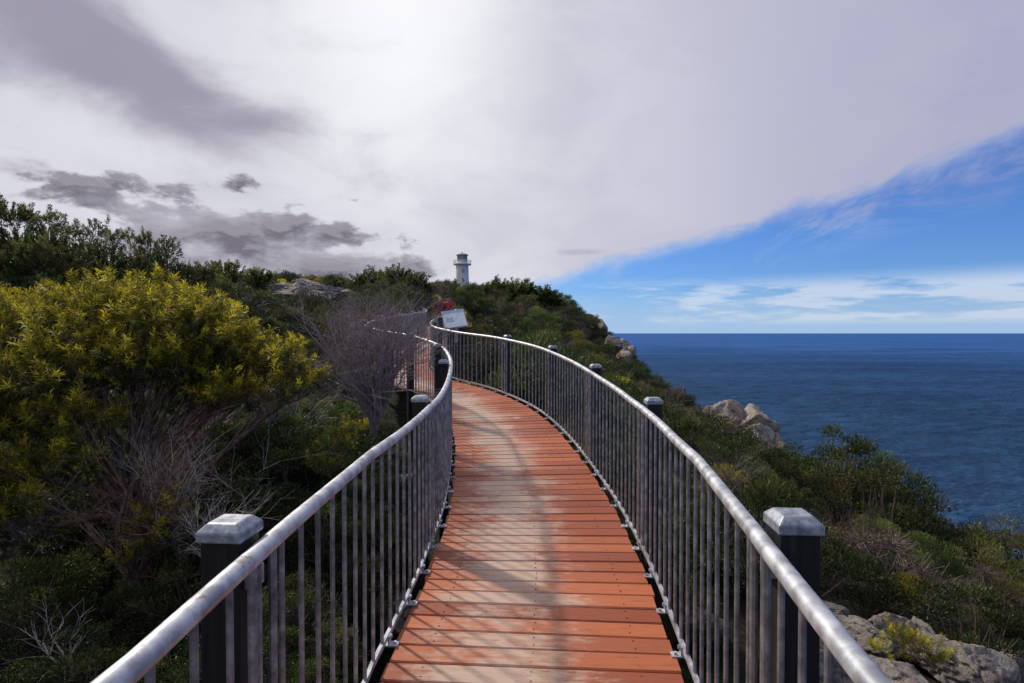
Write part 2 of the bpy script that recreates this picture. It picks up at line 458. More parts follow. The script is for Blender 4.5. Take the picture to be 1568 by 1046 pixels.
boulders('granite_boulders', [rk(955,550,52,1.0), rk(940,526,60,1.2), rk(1010,602,46,.9), rk(1080,870,7.4,.3)], 4, 19)
cl = []
rr = random.Random(4)
for i in range(46):
    y = rr.uniform(58, 84); x = float(edge(y))-rr.uniform(-1.8, .6)
    cl.append(((x, y, float(H(x, y))+.5), (rr.uniform(.6, 1.3), rr.uniform(.6, 1.3), rr.uniform(.7, 1.5))))
boulders('cliff_rocks', cl, 4, 3)

# ------------------------------------------------------------ foliage
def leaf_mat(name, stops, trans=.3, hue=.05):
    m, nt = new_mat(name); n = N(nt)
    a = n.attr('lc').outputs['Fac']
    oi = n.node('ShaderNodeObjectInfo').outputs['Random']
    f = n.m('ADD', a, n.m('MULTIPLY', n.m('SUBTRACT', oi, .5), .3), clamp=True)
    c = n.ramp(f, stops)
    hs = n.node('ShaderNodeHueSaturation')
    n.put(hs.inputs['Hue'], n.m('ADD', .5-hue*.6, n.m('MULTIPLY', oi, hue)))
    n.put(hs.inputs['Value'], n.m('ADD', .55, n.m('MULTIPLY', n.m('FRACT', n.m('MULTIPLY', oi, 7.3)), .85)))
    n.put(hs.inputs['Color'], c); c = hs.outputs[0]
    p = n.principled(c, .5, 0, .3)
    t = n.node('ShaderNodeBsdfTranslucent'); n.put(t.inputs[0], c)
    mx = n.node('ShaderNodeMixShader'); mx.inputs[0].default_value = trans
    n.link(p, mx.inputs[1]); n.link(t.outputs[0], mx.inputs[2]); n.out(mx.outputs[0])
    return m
LM = {
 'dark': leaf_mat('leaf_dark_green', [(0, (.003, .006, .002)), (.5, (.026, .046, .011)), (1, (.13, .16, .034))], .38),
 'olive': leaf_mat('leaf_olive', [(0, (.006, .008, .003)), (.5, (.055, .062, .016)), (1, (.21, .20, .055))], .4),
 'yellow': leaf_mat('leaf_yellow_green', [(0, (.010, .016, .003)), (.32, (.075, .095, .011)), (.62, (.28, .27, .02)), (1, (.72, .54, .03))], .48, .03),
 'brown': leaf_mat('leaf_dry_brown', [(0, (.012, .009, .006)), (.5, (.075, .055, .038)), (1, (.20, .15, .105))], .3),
}
def bark(name, c1, c2):
    m, nt = new_mat(name); n = N(nt)
    g = n.noise(n.pos(), 25, 5, .65)
    n.out(n.principled(n.ramp(g, [(.35, c1), (.65, c2)]), .85, 0, .2, n.bump(g, .6, .01))); return m
m_bark = bark('bark_brown', (.04, .03, .022), (.15, .115, .09))
m_red = bark('bark_reddish', (.07, .038, .027), (.20, .125, .09))
m_grey = bark('dead_wood_grey', (.18, .155, .145), (.48, .43, .40))
m_twig = bark('twig_mauve', (.17, .135, .135), (.38, .32, .315))
m_twigd = bark('twig_dark', (.09, .068, .064), (.23, .18, .165))

def unit(a): return a/np.maximum(np.linalg.norm(a, axis=1, keepdims=True), 1e-6)
def leaves(pos, d, length, width, lc, curl=None):
    n0 = len(pos); d = unit(d)
    side = unit(np.cross(d, R.normal(size=(n0, 3))))
    length = np.broadcast_to(length, (n0,))[:, None]; width = np.broadcast_to(width, (n0,))[:, None]
    mid = pos+d*length*.45
    if curl is not None: tip = pos+d*length+np.array([0, 0, -1])*length*curl
    else: tip = pos+d*length
    V = np.stack([pos, mid+side*width*.5, tip, mid-side*width*.5], 1).reshape(-1, 3)
    Fc = np.arange(n0*4).reshape(n0, 4)
    return V, Fc, np.repeat(lc, 4)

def twig_tubes(mb, segs, n=4, mi=0):
    for a, b, r1, r2 in segs:
        a = Vector(a); b = Vector(b)
        if (b-a).length < 1e-4: continue
        mb.tube([a, (a+b)/2+Vector((rnd.uniform(-1, 1), rnd.uniform(-1, 1), rnd.uniform(-1, 1)))*(b-a).length*.07, b], [r1, (r1+r2)/2, r2], n, mi, cap=False)

protos = bpy.data.collections.new('heath_plants')
def bush_proto(name, kind, Rr, Hh, nc, nl, ll, lw, twiggy=.3, up=.4, seed=0, bare=None):
    rs = np.random.RandomState(seed)
    V = []; Fs = []; A = []; o = 0
    mb = MB()
    for i in range(nc):
        th = rs.uniform(0, 6.283); zz = rs.uniform(-.25, 1)
        rad = math.sqrt(max(0, 1-zz*zz))*rs.uniform(.5, 1.1)
        c = np.array([math.cos(th)*rad*Rr, math.sin(th)*rad*Rr, .15*Hh+zz*Hh*.75*rs.uniform(.7, 1.2)])
        cr = Rr*rs.uniform(.15, .34)
        n0 = int(nl*(cr/(Rr*.25))**2)
        dd = unit(rs.normal(size=(n0, 3))); dd[:, 2] = np.abs(dd[:, 2])*1.0-.25*(rs.rand(n0)); dd = unit(dd)
        p = c+dd*cr*(rs.rand(n0, 1)**.45)*np.array([1, 1, .8])
        d = dd+np.array([0, 0, up])+rs.normal(size=(n0, 3))*.5
        cb = rs.uniform(-.2, .22)
        lc = np.clip(.20+cb+.36*(p[:, 2]-c[2])/cr+.36*max(zz, -.1)+rs.normal(size=n0)*.12, 0, 1)  # light tops, dark bottoms: bush shading painted into the leaf value
        v, f, a = leaves(p, d, ll*rs.uniform(.6, 1.4, n0), lw*rs.uniform(.7, 1.3, n0), lc)
        V.append(v); Fs.append(f+o); A.append(a); o += len(v)
        base = Vector((rs.uniform(-.12, .12)*Rr, rs.uniform(-.12, .12)*Rr, -.4*Hh))
        twig_tubes(mb, [(base, c, .018*Rr/.7, .006)], 4)
        for k in range(int(8*twiggy)):
            e = c+unit(rs.normal(size=(1, 3)))[0]*cr*1.4; e[2] = max(e[2], c[2])
            twig_tubes(mb, [(c, e, .006, .003)], 3)
    V.append(np.array(mb.v)); lf = np.vstack(Fs)
    allf = np.vstack([lf, np.array(mb.f)+o])
    A.append(np.full(len(mb.v), .3))
    mi = np.r_[np.zeros(len(lf)), np.ones(len(mb.f))]
    ob = mesh_obj(name, np.vstack(V), allf, [LM[kind], bare or m_bark], {'lc': ('FLOAT', np.concatenate(A))}, matidx=mi, link=False)
    protos.objects.link(ob)
PK = [('dark', .7, .80, 36, 150, .040, .020, .3, .5), ('dark', .8, .70, 38, 170, .030, .018, .2, .4), ('dark', .6, 1.05, 36, 150, .046, .015, .4, .8), ('olive', .7, .75, 36, 150, .038, .015, .4, .5),
      ('olive', .8, .65, 38, 150, .050, .011, .7, .7), ('yellow', .65, .75, 34, 160, .06, .010, .3, .8), ('brown', .7, .65, 34, 110, .045, .010, 2.4, .6), ('dark', .75, .8, 36, 150, .058, .014, .3, .7)]
for i, k in enumerate(PK):
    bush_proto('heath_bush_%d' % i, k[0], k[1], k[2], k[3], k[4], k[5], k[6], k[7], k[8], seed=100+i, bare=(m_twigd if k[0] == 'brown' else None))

def twig_shrub(name, base, height, width, mat, seed, n_main=12, depth=4, r0=.018, link=True, dec=.62):
    rs = random.Random(seed); mb = MB(); base = Vector(base)
    def grow(p, d, ln, r, dep):
        steps = 3; q = p; pp = [q]; rr_ = [r]
        for i in range(steps):
            d = (d+Vector((rs.gauss(0, .2), rs.gauss(0, .2), rs.gauss(.03, .15)))).normalized()
            q = q+d*ln/steps; pp.append(q); rr_.append(r*(1-.5*(i+1)/steps))
        mb.tube(pp, rr_, 5 if dep > 2 else 3, cap=False)
        if dep == 0: return
        for k in range(rs.choice([3, 4, 4, 5])):
            t = rs.randint(1, steps)
            nd = (d+Vector((rs.gauss(0, .6), rs.gauss(0, .6), rs.gauss(.15, .4)))).normalized()
            grow(pp[t], nd, ln*rs.uniform(.5, .78), rr_[t]*dec, dep-1)
    for i in range(n_main):
        th = rs.uniform(0, 6.28); t = rs.uniform(.05, 1)
        d = Vector((math.cos(th)*t*width/height, math.sin(th)*t*width/height, 1)).normalized()
        grow(base, d, height*.42*rs.uniform(.8, 1.1), r0, depth)
    return mesh_obj(name, mb.v, mb.f, [mat], matidx=mb.mi, link=link)
for i, (mt, sd_) in enumerate([(m_twigd, 31), (m_grey, 32), (m_bark, 33)]):
    protos.objects.link(twig_shrub('heath_twigs_%d' % i, (0, 0, -.2), 1.15, 1.0, mt, sd_, 11, 3, .018, link=False, dec=.7))

def gn_instances(name, pts, rots, scl, ids, coll, parent=None):
    ob = mesh_obj(name, pts, [], (), {'rot': ('FLOAT_VECTOR', rots), 'scl': ('FLOAT_VECTOR', scl), 'pid': ('INT', np.asarray(ids, dtype=np.int32))}, parent=parent)
    ng = bpy.data.node_groups.new(name+'_scatter', 'GeometryNodeTree')
    ng.interface.new_socket('Geometry', in_out='INPUT', socket_type='NodeSocketGeometry')
    ng.interface.new_socket('Geometry', in_out='OUTPUT', socket_type='NodeSocketGeometry')
    N_ = ng.nodes; Lk = ng.links
    gi = N_.new('NodeGroupInput'); go = N_.new('NodeGroupOutput')
    ip = N_.new('GeometryNodeInstanceOnPoints'); ci = N_.new('GeometryNodeCollectionInfo')
    ci.inputs['Collection'].default_value = coll; ci.inputs['Separate Children'].default_value = True; ci.inputs['Reset Children'].default_value = True
    ip.inputs['Pick Instance'].default_value = True
    def na(nm, t):
        q = N_.new('GeometryNodeInputNamedAttribute'); q.data_type = t; q.inputs['Name'].default_value = nm; return q.outputs['Attribute']
    e2r = N_.new('FunctionNodeEulerToRotation')
    Lk.new(na('rot', 'FLOAT_VECTOR'), e2r.inputs[0]); Lk.new(e2r.outputs[0], ip.inputs['Rotation'])
    Lk.new(na('scl', 'FLOAT_VECTOR'), ip.inputs['Scale'])
    Lk.new(na('pid', 'INT'), ip.inputs['Instance Index'])
    Lk.new(ci.outputs[0], ip.inputs['Instance'])
    mp = N_.new('GeometryNodeMeshToPoints')
    Lk.new(gi.outputs[0], mp.inputs[0]); Lk.new(mp.outputs[0], ip.inputs['Points']); Lk.new(ip.outputs[0], go.inputs[0])
    md = ob.modifiers.new('scatter', 'NODES'); md.node_group = ng
    return ob

path_pts = np.array([cen(s) for s in np.arange(0, L, .3)])
def path_dist(x, y): return np.sqrt(((path_pts-np.array([x, y]))**2).sum(1)).min()
SP = []
def add_raw(x, y, z, sc, hs, kind):
    SP.append((x, y, z, rnd.uniform(-.18, .18), rnd.uniform(-.18, .18), rnd.uniform(0, 6.28), sc, sc, sc*hs, kind))
def pick(x, y):
    n1 = float(fbm(np.array([x*.15]), np.array([y*.15]), 50)[0])
    r0 = rnd.random()+n1*.45
    if r0 < .56: return rnd.choice([0, 1, 2, 7])
    if r0 < .79: return rnd.choice([3, 4])
    if r0 < (.81 if x > 0 else .85): return 5
    if r0 < .96: return 6
    return rnd.choice([8, 9, 10])
def try_add(x, y, sc, kind=None, hscale=None):
    if path_dist(x, y) < .80+.72*sc: return
    if abs(x) < 1.2 and y < 0.5: return
    z = float(H(x, y))
    for (rx, ry, rr_) in CLR:
        if (x-rx)**2+(y-ry)**2 < (rr_+.4*sc)**2: return
    hs = hscale or rnd.uniform(.85, 1.5)
    if kind is None: kind = pick(x, y)
    add_raw(x, y, z-.06, sc, hs, kind)
CLR = [(P(1150,690,31.5)[0], 31.5, 2.4), (P(1160,690,29)[0], 28.8, 1.7), (P(1190,730,26)[0], 26, 1.0), (P(485,450,42)[0], 42, 2.4), (P(440,450,42)[0], 42, 1.8), (P(480,450,38)[0], 38.5, 1.6), (P(1310,960,5)[0], 4.9, .75), (P(1420,1010,5.2)[0], 4.9, .65)]
def scatter(x0, x1, y0, y1, sp, smin, smax, test=None):
    for yy in np.arange(y0, y1, sp):
        for xx in np.arange(x0, x1, sp):
            x = xx+rnd.uniform(-.5, .5)*sp; y = yy+rnd.uniform(-.5, .5)*sp
            if x > float(edge(y))+1.0: continue
            if abs(x) > y*1.02+5: continue
            if test and not test(x, y): continue
            try_add(x, y, smin+(smax-smin)*rnd.random()**1.6)
scatter(.8, 12, -1, 14, .88, .45, 1.15)
scatter(12, 21, 0, 14, 1.15, .7, 1.5)
scatter(-16, -.8, 5, 14, .98, .6, 1.2)
scatter(-24, 22, 14, 34, 1.4, .8, 2.1)
scatter(-42, 17, 34, 62, 2.0, 1.0, 2.4)
scatter(-55, 14, 62, 118, 2.6, 1.3, 2.6)
for y in np.arange(6, 84, 1.0):
    x = float(edge(y))-rnd.uniform(0, 1.3); try_add(x, y, rnd.uniform(.6, 1.5)*(1 if y < 50 else 1.2), rnd.choice([0, 1, 2, 7, 3, 0, 7]))
US = [(520,660,6.2,.7),(470,620,7.0,.8),(590,720,5.6,.38),(430,700,5.2,.75),(385,745,4.4,.6),(500,770,4.2,.45),(330,700,5.8,.9),(250,700,6.2,1.1),(150,710,6.2,1.1),(60,720,6.2,1.2),(-40,700,6.4,1.2),
      (300,870,3.6,.42),(150,850,4.9,.7),(40,860,4.3,.6),(450,890,3.1,.33),(470,570,10,1.0),(400,545,11,1.1),(100,985,3.0,.35),(235,1010,2.8,.3),(510,960,2.9,.26),(560,850,3.9,.3),(360,920,3.2,.35),(410,820,3.9,.5),
      (200,900,4.0,.5),(0,930,3.4,.4),(280,760,5.0,.8),(540,740,5.4,.42),(480,700,5.8,.55),(350,640,7,.9),(570,780,5.0,.35),(420,980,2.7,.28),(330,1010,2.8,.3),(150,1000,2.6,.28),(480,1010,2.5,.22),
      (340,800,4.0,.5),(250,880,3.7,.4),(440,640,5.6,.6),(380,660,5.4,.6)]
for (px, py, D, sc_) in US:
    q = P(px, py, D); kd = rnd.choice([0, 1, 2, 7, 0, 7, 3])
    hh = PK[kd][2]*.95*sc_; z = q[2]-hh; g = float(H(q[0], D))
    if path_dist(q[0], D) < .8+.6*sc_: continue
    add_raw(q[0], D, z, sc_, 1.0, kd)
    while z > g+.1:
        z -= hh*.7; add_raw(q[0]+rnd.uniform(-.1, .1), D+rnd.uniform(-.1, .1), z, sc_*1.05, 1.0, rnd.choice([0, 1, 7]))
SPa = np.array(SP)
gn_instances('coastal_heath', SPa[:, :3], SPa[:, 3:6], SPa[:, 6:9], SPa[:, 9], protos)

# ---- sprigs and trees
def sprig_coll(name, kind, n_leaf, stem, ll, lw, curl, spread, variants=4, seed=0, lo=.15):
    col = bpy.data.collections.new(name)
    for k in range(variants):
        rs = np.random.RandomState(seed+k)
        t = rs.rand(n_leaf)**.8
        stemp = np.stack([t*0+rs.normal(size=n_leaf)*.01, rs.normal(size=n_leaf)*.01, t*stem], 1)
        th = rs.uniform(0, 6.283, n_leaf)
        d = np.stack([np.cos(th)*spread, np.sin(th)*spread, .6+.6*t], 1)+rs.normal(size=(n_leaf, 3))*.2
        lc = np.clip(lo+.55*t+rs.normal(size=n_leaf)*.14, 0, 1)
        v, f, a = leaves(stemp, d, ll*rs.uniform(.6, 1.2, n_leaf), lw*rs.uniform(.8, 1.2, n_leaf), lc, curl)
        mb = MB(); mb.tube([(0, 0, -.05), (0, 0, stem*.5), (0, 0, stem)], [.004, .003, .001], 3, cap=False)
        V = np.vstack([v, np.array(mb.v)]); A_ = np.r_[a, np.full(len(mb.v), .2)]
        Fa = np.vstack([f, np.array(mb.f)+len(v)])
        ob = mesh_obj('%s_%d' % (name, k), V, Fa, [LM[kind], m_red], {'lc': ('FLOAT', A_)}, matidx=np.r_[np.zeros(len(f)), np.ones(len(mb.f))], link=False)
        col.objects.link(ob)
    return col
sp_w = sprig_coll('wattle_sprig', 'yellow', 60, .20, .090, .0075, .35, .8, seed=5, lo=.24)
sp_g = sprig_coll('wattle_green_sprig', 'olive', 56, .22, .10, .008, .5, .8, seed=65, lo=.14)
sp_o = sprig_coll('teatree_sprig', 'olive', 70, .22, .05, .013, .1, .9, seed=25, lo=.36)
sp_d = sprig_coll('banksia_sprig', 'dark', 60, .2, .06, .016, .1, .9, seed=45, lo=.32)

def build_tree(name, base, clumps, coll, density, scl, m_tr, trunk_r=.05, lean_up=.7, shell=.5, seed=0, nvar=4, under=None):
    rs = np.random.RandomState(seed); base = np.array(base, float)
    root = empty(name)
    pts = []; rots = []; sc = []; ids = []; up = []
    mb = MB()
    cc = np.array([c for c, r in clumps]); cm = cc.mean(0)
    fork = base+(cm-base)*np.array([.25, .25, .38])
    mb.tube([Vector(base-np.array([0, 0, .3])), Vector(base+(fork-base)*.5+rs.normal(size=3)*.05), Vector(fork)], [trunk_r, trunk_r*.8, trunk_r*.65], 8)
    for c, r in clumps:
        c = np.array(c)
        n0 = int(density*r*r)
        dd = unit(rs.normal(size=(n0, 3))); dd[:, 2] = np.where(dd[:, 2] < -.35, -dd[:, 2]*.8, dd[:, 2]); dd = unit(dd)
        rad = rs.rand(n0, 1)**shell*rs.uniform(.8, 1.22, (n0, 1))
        p = c+dd*r*rad*np.array([1, 1, .75])
        d = unit(dd+np.array([0, 0, lean_up])+rs.normal(size=(n0, 3))*.35)
        for q, e, w0 in zip(p, d, dd):
            eu = Vector(e).to_track_quat('Z', 'Y').to_euler()
            pts.append(q); rots.append((eu.x, eu.y, eu.z)); s1 = scl*rs.uniform(.6, 1.35); sc.append((s1,)*3); ids.append(rs.randint(nvar)); up.append(w0[2]+rs.normal()*.25)
        mid = fork+(c-fork)*.5+rs.normal(size=3)*.12*r/.4
        p0, p1, p2, p3 = fork, fork+(mid-fork)*.5+rs.normal(size=3)*.04, mid, c
        mb.tube([Vector(q) for q in (p0, p1, p2, p3)], [trunk_r*.55, trunk_r*.42, trunk_r*.3, trunk_r*.12], 6)
        for k in range(9):
            st_ = mid+(c-mid)*rs.rand(); e = c+unit(rs.normal(size=(1, 3)))[0]*r*.85; e[2] = max(e[2], c[2]-.3*r)
            mm = (st_+e)/2+rs.normal(size=3)*.06*r
            mb.tube([Vector(st_), Vector(mm), Vector(e)], [trunk_r*.18, trunk_r*.12, trunk_r*.04], 4, cap=False)
    mb.obj('limbs', [m_tr], smooth=True, parent=root)
    pts = np.array(pts); rots = np.array(rots); sc = np.array(sc); ids = np.array(ids); up = np.array(up)
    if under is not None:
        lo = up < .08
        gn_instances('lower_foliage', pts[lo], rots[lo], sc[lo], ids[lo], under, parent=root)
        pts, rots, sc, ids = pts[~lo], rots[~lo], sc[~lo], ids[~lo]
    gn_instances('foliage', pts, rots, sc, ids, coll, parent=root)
    return root
def cl_(px, py, D, r): return (P(px, py, D), r)
wb = [(60,530,5,.42),(150,495,5.2,.36),(225,490,5.3,.38),(300,512,5.4,.34),(365,552,5.4,.30),(420,572,5.3,.26),(100,590,4.6,.38),(195,575,4.7,.34),(30,650,4.4,.40),
      (60,735,4.1,.30),(-40,575,4.8,.50),(255,580,4.9,.34),(440,607,5.1,.18),(345,620,5.0,.26),(10,800,3.9,.22),(-60,700,4.2,.5),(320,548,5.3,.38),(0,510,5.6,.42),(180,530,6,.42),(330,520,6.2,.34),(110,670,4.3,.25),
      (250,515,5.0,.32),(140,545,4.8,.38),(400,548,5.8,.24),(300,595,5.2,.3),(465,592,5.6,.15),(90,480,5.6,.2),(190,462,5.5,.16),(270,470,5.6,.15),(345,500,5.6,.14)]
build_tree('wattle_bush', (P(190,960,4.3)), [cl_(*q) for q in wb], sp_w, 980, .85, m_red, .055, seed=3, under=sp_g)
wb2 = [(245,810,3.9,.15),(215,845,3.8,.12),(262,780,4.1,.14),(195,870,3.8,.10)]
build_tree('wattle_bush', (P(215,980,4.0)), [cl_(*q) for q in wb2], sp_w, 1300, .6, m_red, .02, seed=8, under=sp_g)
wb3 = [(520,690,5.0,.15),(545,665,5.2,.12),(500,720,5.0,.12)]
build_tree('wattle_bush', (P(525,800,5.2)), [cl_(*q) for q in wb3], sp_w, 1300, .5, m_red, .015, seed=9, under=sp_g)
build_tree('wattle_bush', (P(1400,1050,5.0)), [cl_(1385,990,4.7,.13), cl_(1420,1010,4.7,.15), cl_(1360,1010,4.6,.10)], sp_w, 1500, .5, m_red, .015, seed=10)
def gbase(px, D):
    x = (px-784)/F*D; return np.array([x, D, float(H(x, D))])
build_tree('tea_tree', gbase(60, 14), [cl_(20,345,14,.5), cl_(60,345,14.3,.42), cl_(85,360,14,.35), cl_(-10,335,14,.5), cl_(40,384,13.6,.55), cl_(-20,390,13.5,.7), cl_(95,387,13.6,.4), cl_(0,420,13,.8), cl_(70,415,13,.6)], sp_o, 190, 1.35, m_bark, .07, seed=21)
build_tree('tea_tree', gbase(150, 15.5), [cl_(122,364,15.5,.3), cl_(150,362,15.8,.34), cl_(182,370,15.5,.3), cl_(150,396,15.2,.5), cl_(115,404,15,.5), cl_(180,412,15,.45), cl_(150,430,14.5,.7)], sp_o, 190, 1.35, m_bark, .07, seed=22)
build_tree('tea_tree', gbase(230, 17), [cl_(205,376,17,.32), cl_(232,378,17.2,.36), cl_(257,387,17,.26), cl_(222,404,16.8,.5), cl_(250,406,16.8,.26), cl_(210,428,16,.7)], sp_o, 190, 1.3, m_bark, .06, seed=23)
for (px, py, D, r, sdn) in [(345,420,30,.5,41),(395,428,34,.45,42),(515,440,52,.6,44),(315,428,26,.45,45),(560,434,50,.8,46)]:
    build_tree('tea_tree', gbase(px, D), [cl_(px,py,D,r), cl_(px+12,py+4,D,r*.8), cl_(px-14,py+5,D,r*.7), cl_(px,py+14,D-.5,r*1.2)], sp_o if sdn % 2 else sp_d, 60/(r*r+.2), 1.6+r*1.4, m_bark, .08, seed=sdn)
build_tree('tea_tree', gbase(600, 56), [cl_(575,436,56,1.1), cl_(605,434,56.5,1.3), cl_(635,442,56,1.1), cl_(590,450,55,1.8), cl_(625,454,55,1.5)], sp_d, 60, 4.0, m_bark, .15, seed=26)
build_tree('tea_tree', gbase(680, 70), [cl_(660,452,70,.9), cl_(690,450,71,1.0), cl_(725,455,70,1.1), cl_(690,462,69,1.8)], sp_d, 60, 4.2, m_bark, .15, seed=27)
build_tree('tea_tree', gbase(790, 72), [cl_(765,449,72,1.4), cl_(800,451,72,1.5), cl_(835,459,72,1.4), cl_(850,468,71,1.1), cl_(790,463,71,2.0), cl_(745,455,72,1.2)], sp_d, 60, 4.4, m_bark, .15, seed=28)

twig_shrub('dry_shrub', P(572,665,6.4), 2.25, 1.25, m_twig, 4, 20, 4, .026, dec=.68)
twig_shrub('dry_shrub', P(430,690,6.0), 1.6, 1.1, m_grey, 6, 7, 3, .015, dec=.66)
twig_shrub('dead_branches', P(275,870,4.2), 1.55, .8, m_grey, 9, 6, 3, .015, dec=.64)
twig_shrub('dead_branches', P(200,900,3.9), 1.6, .9, m_red, 14, 6, 3, .018, dec=.7)
twig_shrub('dead_branches', P(320,900,3.4), .9, .45, m_grey, 13, 4, 3, .009, dec=.66)
twig_shrub('dead_branches', P(110,1040,3.0), .6, .5, m_grey, 17, 3, 2, .008)
twig_shrub('dry_shrub', P(1110,790,9.0), 1.5, 1.1, m_twigd, 19, 9, 3, .016, dec=.7)
twig_shrub('dry_shrub', P(740,590,16), 1.9, 1.4, m_twigd, 23, 8, 3, .024, dec=.7)
twig_shrub('dry_shrub', P(860,560,28), 2.4, 1.8, m_twigd, 24, 9, 3, .03, dec=.7)

# ------------------------------------------------------------ lighthouse
m_wh, nt = new_mat('white_masonry'); n = N(nt)
x, y, z = n.sep(n.pos())
g = n.noise(n.comb(n.m('MULTIPLY', x, 3), n.m('MULTIPLY', y, 3), n.m('MULTIPLY', z, .6)), 1, 5)
n.out(n.principled(n.ramp(g, [(.3, (.5, .48, .45)), (.6, (.74, .73, .70))]), .7))
m_glass, nt = new_mat('lantern_glass'); n = N(nt); n.out(n.principled((.12, .14, .16), .15, 0, .8))
m_gr, nt = new_mat('grey_paint'); n = N(nt); n.out(n.principled((.28, .29, .3), .5, .2))
lx, ly = -9.6, 110.0; lz = float(H(lx, ly))
lh = empty('lighthouse')
def ring(mb, prof, n_, mi=0):
    v = []; f = []
    for r, z in prof:
        for k in range(n_):
            w = 2*math.pi*(k+.5)/n_; v.append((lx+r*math.cos(w), ly+r*math.sin(w), z))
    for i in range(len(prof)-1):
        for k in range(n_): f.append((i*n_+k, i*n_+(k+1) % n_, (i+1)*n_+(k+1) % n_, (i+1)*n_+k))
    f.append(tuple(range(n_))[::-1]); f.append(tuple((len(prof)-1)*n_+k for k in range(n_)))
    mb.add(v, f, mi)
b = MB(); ring(b, [(1.45, lz-1), (1.4, lz+.4), (1.2, 12.6), (1.2, 12.9), (1.3, 13.1)], 24); b.obj('tower', [m_wh], parent=lh)
b = MB(); ring(b, [(1.3, 13.1), (1.75, 13.12), (1.75, 13.3), (1.0, 13.32)], 24)
for k in range(16):
    w = k/16*2*math.pi; q = (lx+1.68*math.cos(w), ly+1.68*math.sin(w)); b.tube([(q[0], q[1], 13.3), (q[0], q[1], 14.0)], .035, 5)
for zz in (13.65, 14.0):
    b.tube([(lx+1.68*math.cos(w), ly+1.68*math.sin(w), zz) for w in np.linspace(0, 2*math.pi, 33)], .035, 5)
b.obj('gallery', [m_wh], parent=lh)
b = MB(); ring(b, [(1.0, 13.3), (1.0, 13.9)], 12); b.obj('lantern_base', [m_wh], parent=lh)
b = MB(); ring(b, [(.9, 13.9), (.9, 14.95)], 12); b.obj('lantern_glazing', [m_glass], parent=lh)
b = MB()
for k in range(12):
    w = 2*math.pi*(k+.5)/12; q = (lx+.95*math.cos(w), ly+.95*math.sin(w)); b.tube([(q[0], q[1], 13.9), (q[0], q[1], 14.95)], .05, 5)
ring(b, [(1.2, 14.95), (1.15, 15.1), (.6, 15.32), (.12, 15.4), (.1, 15.6)], 16); b.obj('lantern_roof', [m_gr], parent=lh)
b = MB(); b.box((lx+.3, ly-1.26, 11.9), (.35, .12, .7)); b.box((lx+.3, ly-1.31, 10.1), (.35, .12, .7)); b.obj('windows', [m_glass], parent=lh)

# ------------------------------------------------------------ lookout fence
b = MB(); tops = []
for px in np.linspace(800, 888, 15):
    D = 66-(px-800)*.03; q = P(px, 471+(px-800)*.02, D); tops.append(q)
    b.tube([(q[0], q[1], q[2]-1.6), tuple(q)], .05, 5)
b.tube([tuple(q) for q in tops], .05, 6); b.tube([tuple(q-np.array([0, 0, .55])) for q in tops], .03, 5); b.tube([tuple(q-np.array([0, 0, 1.0])) for q in tops], .03, 5)
b.obj('lookout_fence', [m_dark])

# ------------------------------------------------------------ sign
sg = empty('information_sign')
m_sign, nt = new_mat('sign_panel_print'); n = N(nt)
tc = n.node('ShaderNodeTexCoord').outputs['Object']; x, y, z = n.sep(tc)
ch = n.noise(n.comb(n.m('MULTIPLY', x, 30), n.m('MULTIPLY', y, 60)), 1, 2)
c = n.mix(n.ss(ch, .5, .55), (.78, .80, .82), (.66, .70, .74))
c = n.mix(n.ss(y, .13, .15), c, (.35, .5, .65))
c = n.mix(n.m('MULTIPLY', n.ss(n.m('ABSOLUTE', n.m('ADD', x, .10)), .08, .07), n.ss(n.m('ABSOLUTE', n.m('ADD', y, .03)), .07, .06)), c, (.35, .52, .58))
n.out(n.principled(c, .22))
b = MB(); b.box((0, 0, 0), (.46, .46, .02)); pan = b.obj('panel', [m_sign], parent=sg, bevel=.003)
b = MB(); b.box((0, 0, -.016), (.49, .49, .01))
pan2 = b.obj('panel_frame', [m_galv], parent=sg)
q = P(696, 488, 12.1)
for o_ in (pan, pan2):
    o_.location = q; o_.rotation_euler = (math.radians(52), math.radians(-8), math.radians(14))
b = MB()
for d in (-.12, .12): b.tube([(q[0]+d, q[1]+.07, q[2]-.06), (q[0]+d, q[1]+.07, -1.4)], .03, 8)
b.obj('stand', [m_dark], parent=sg)

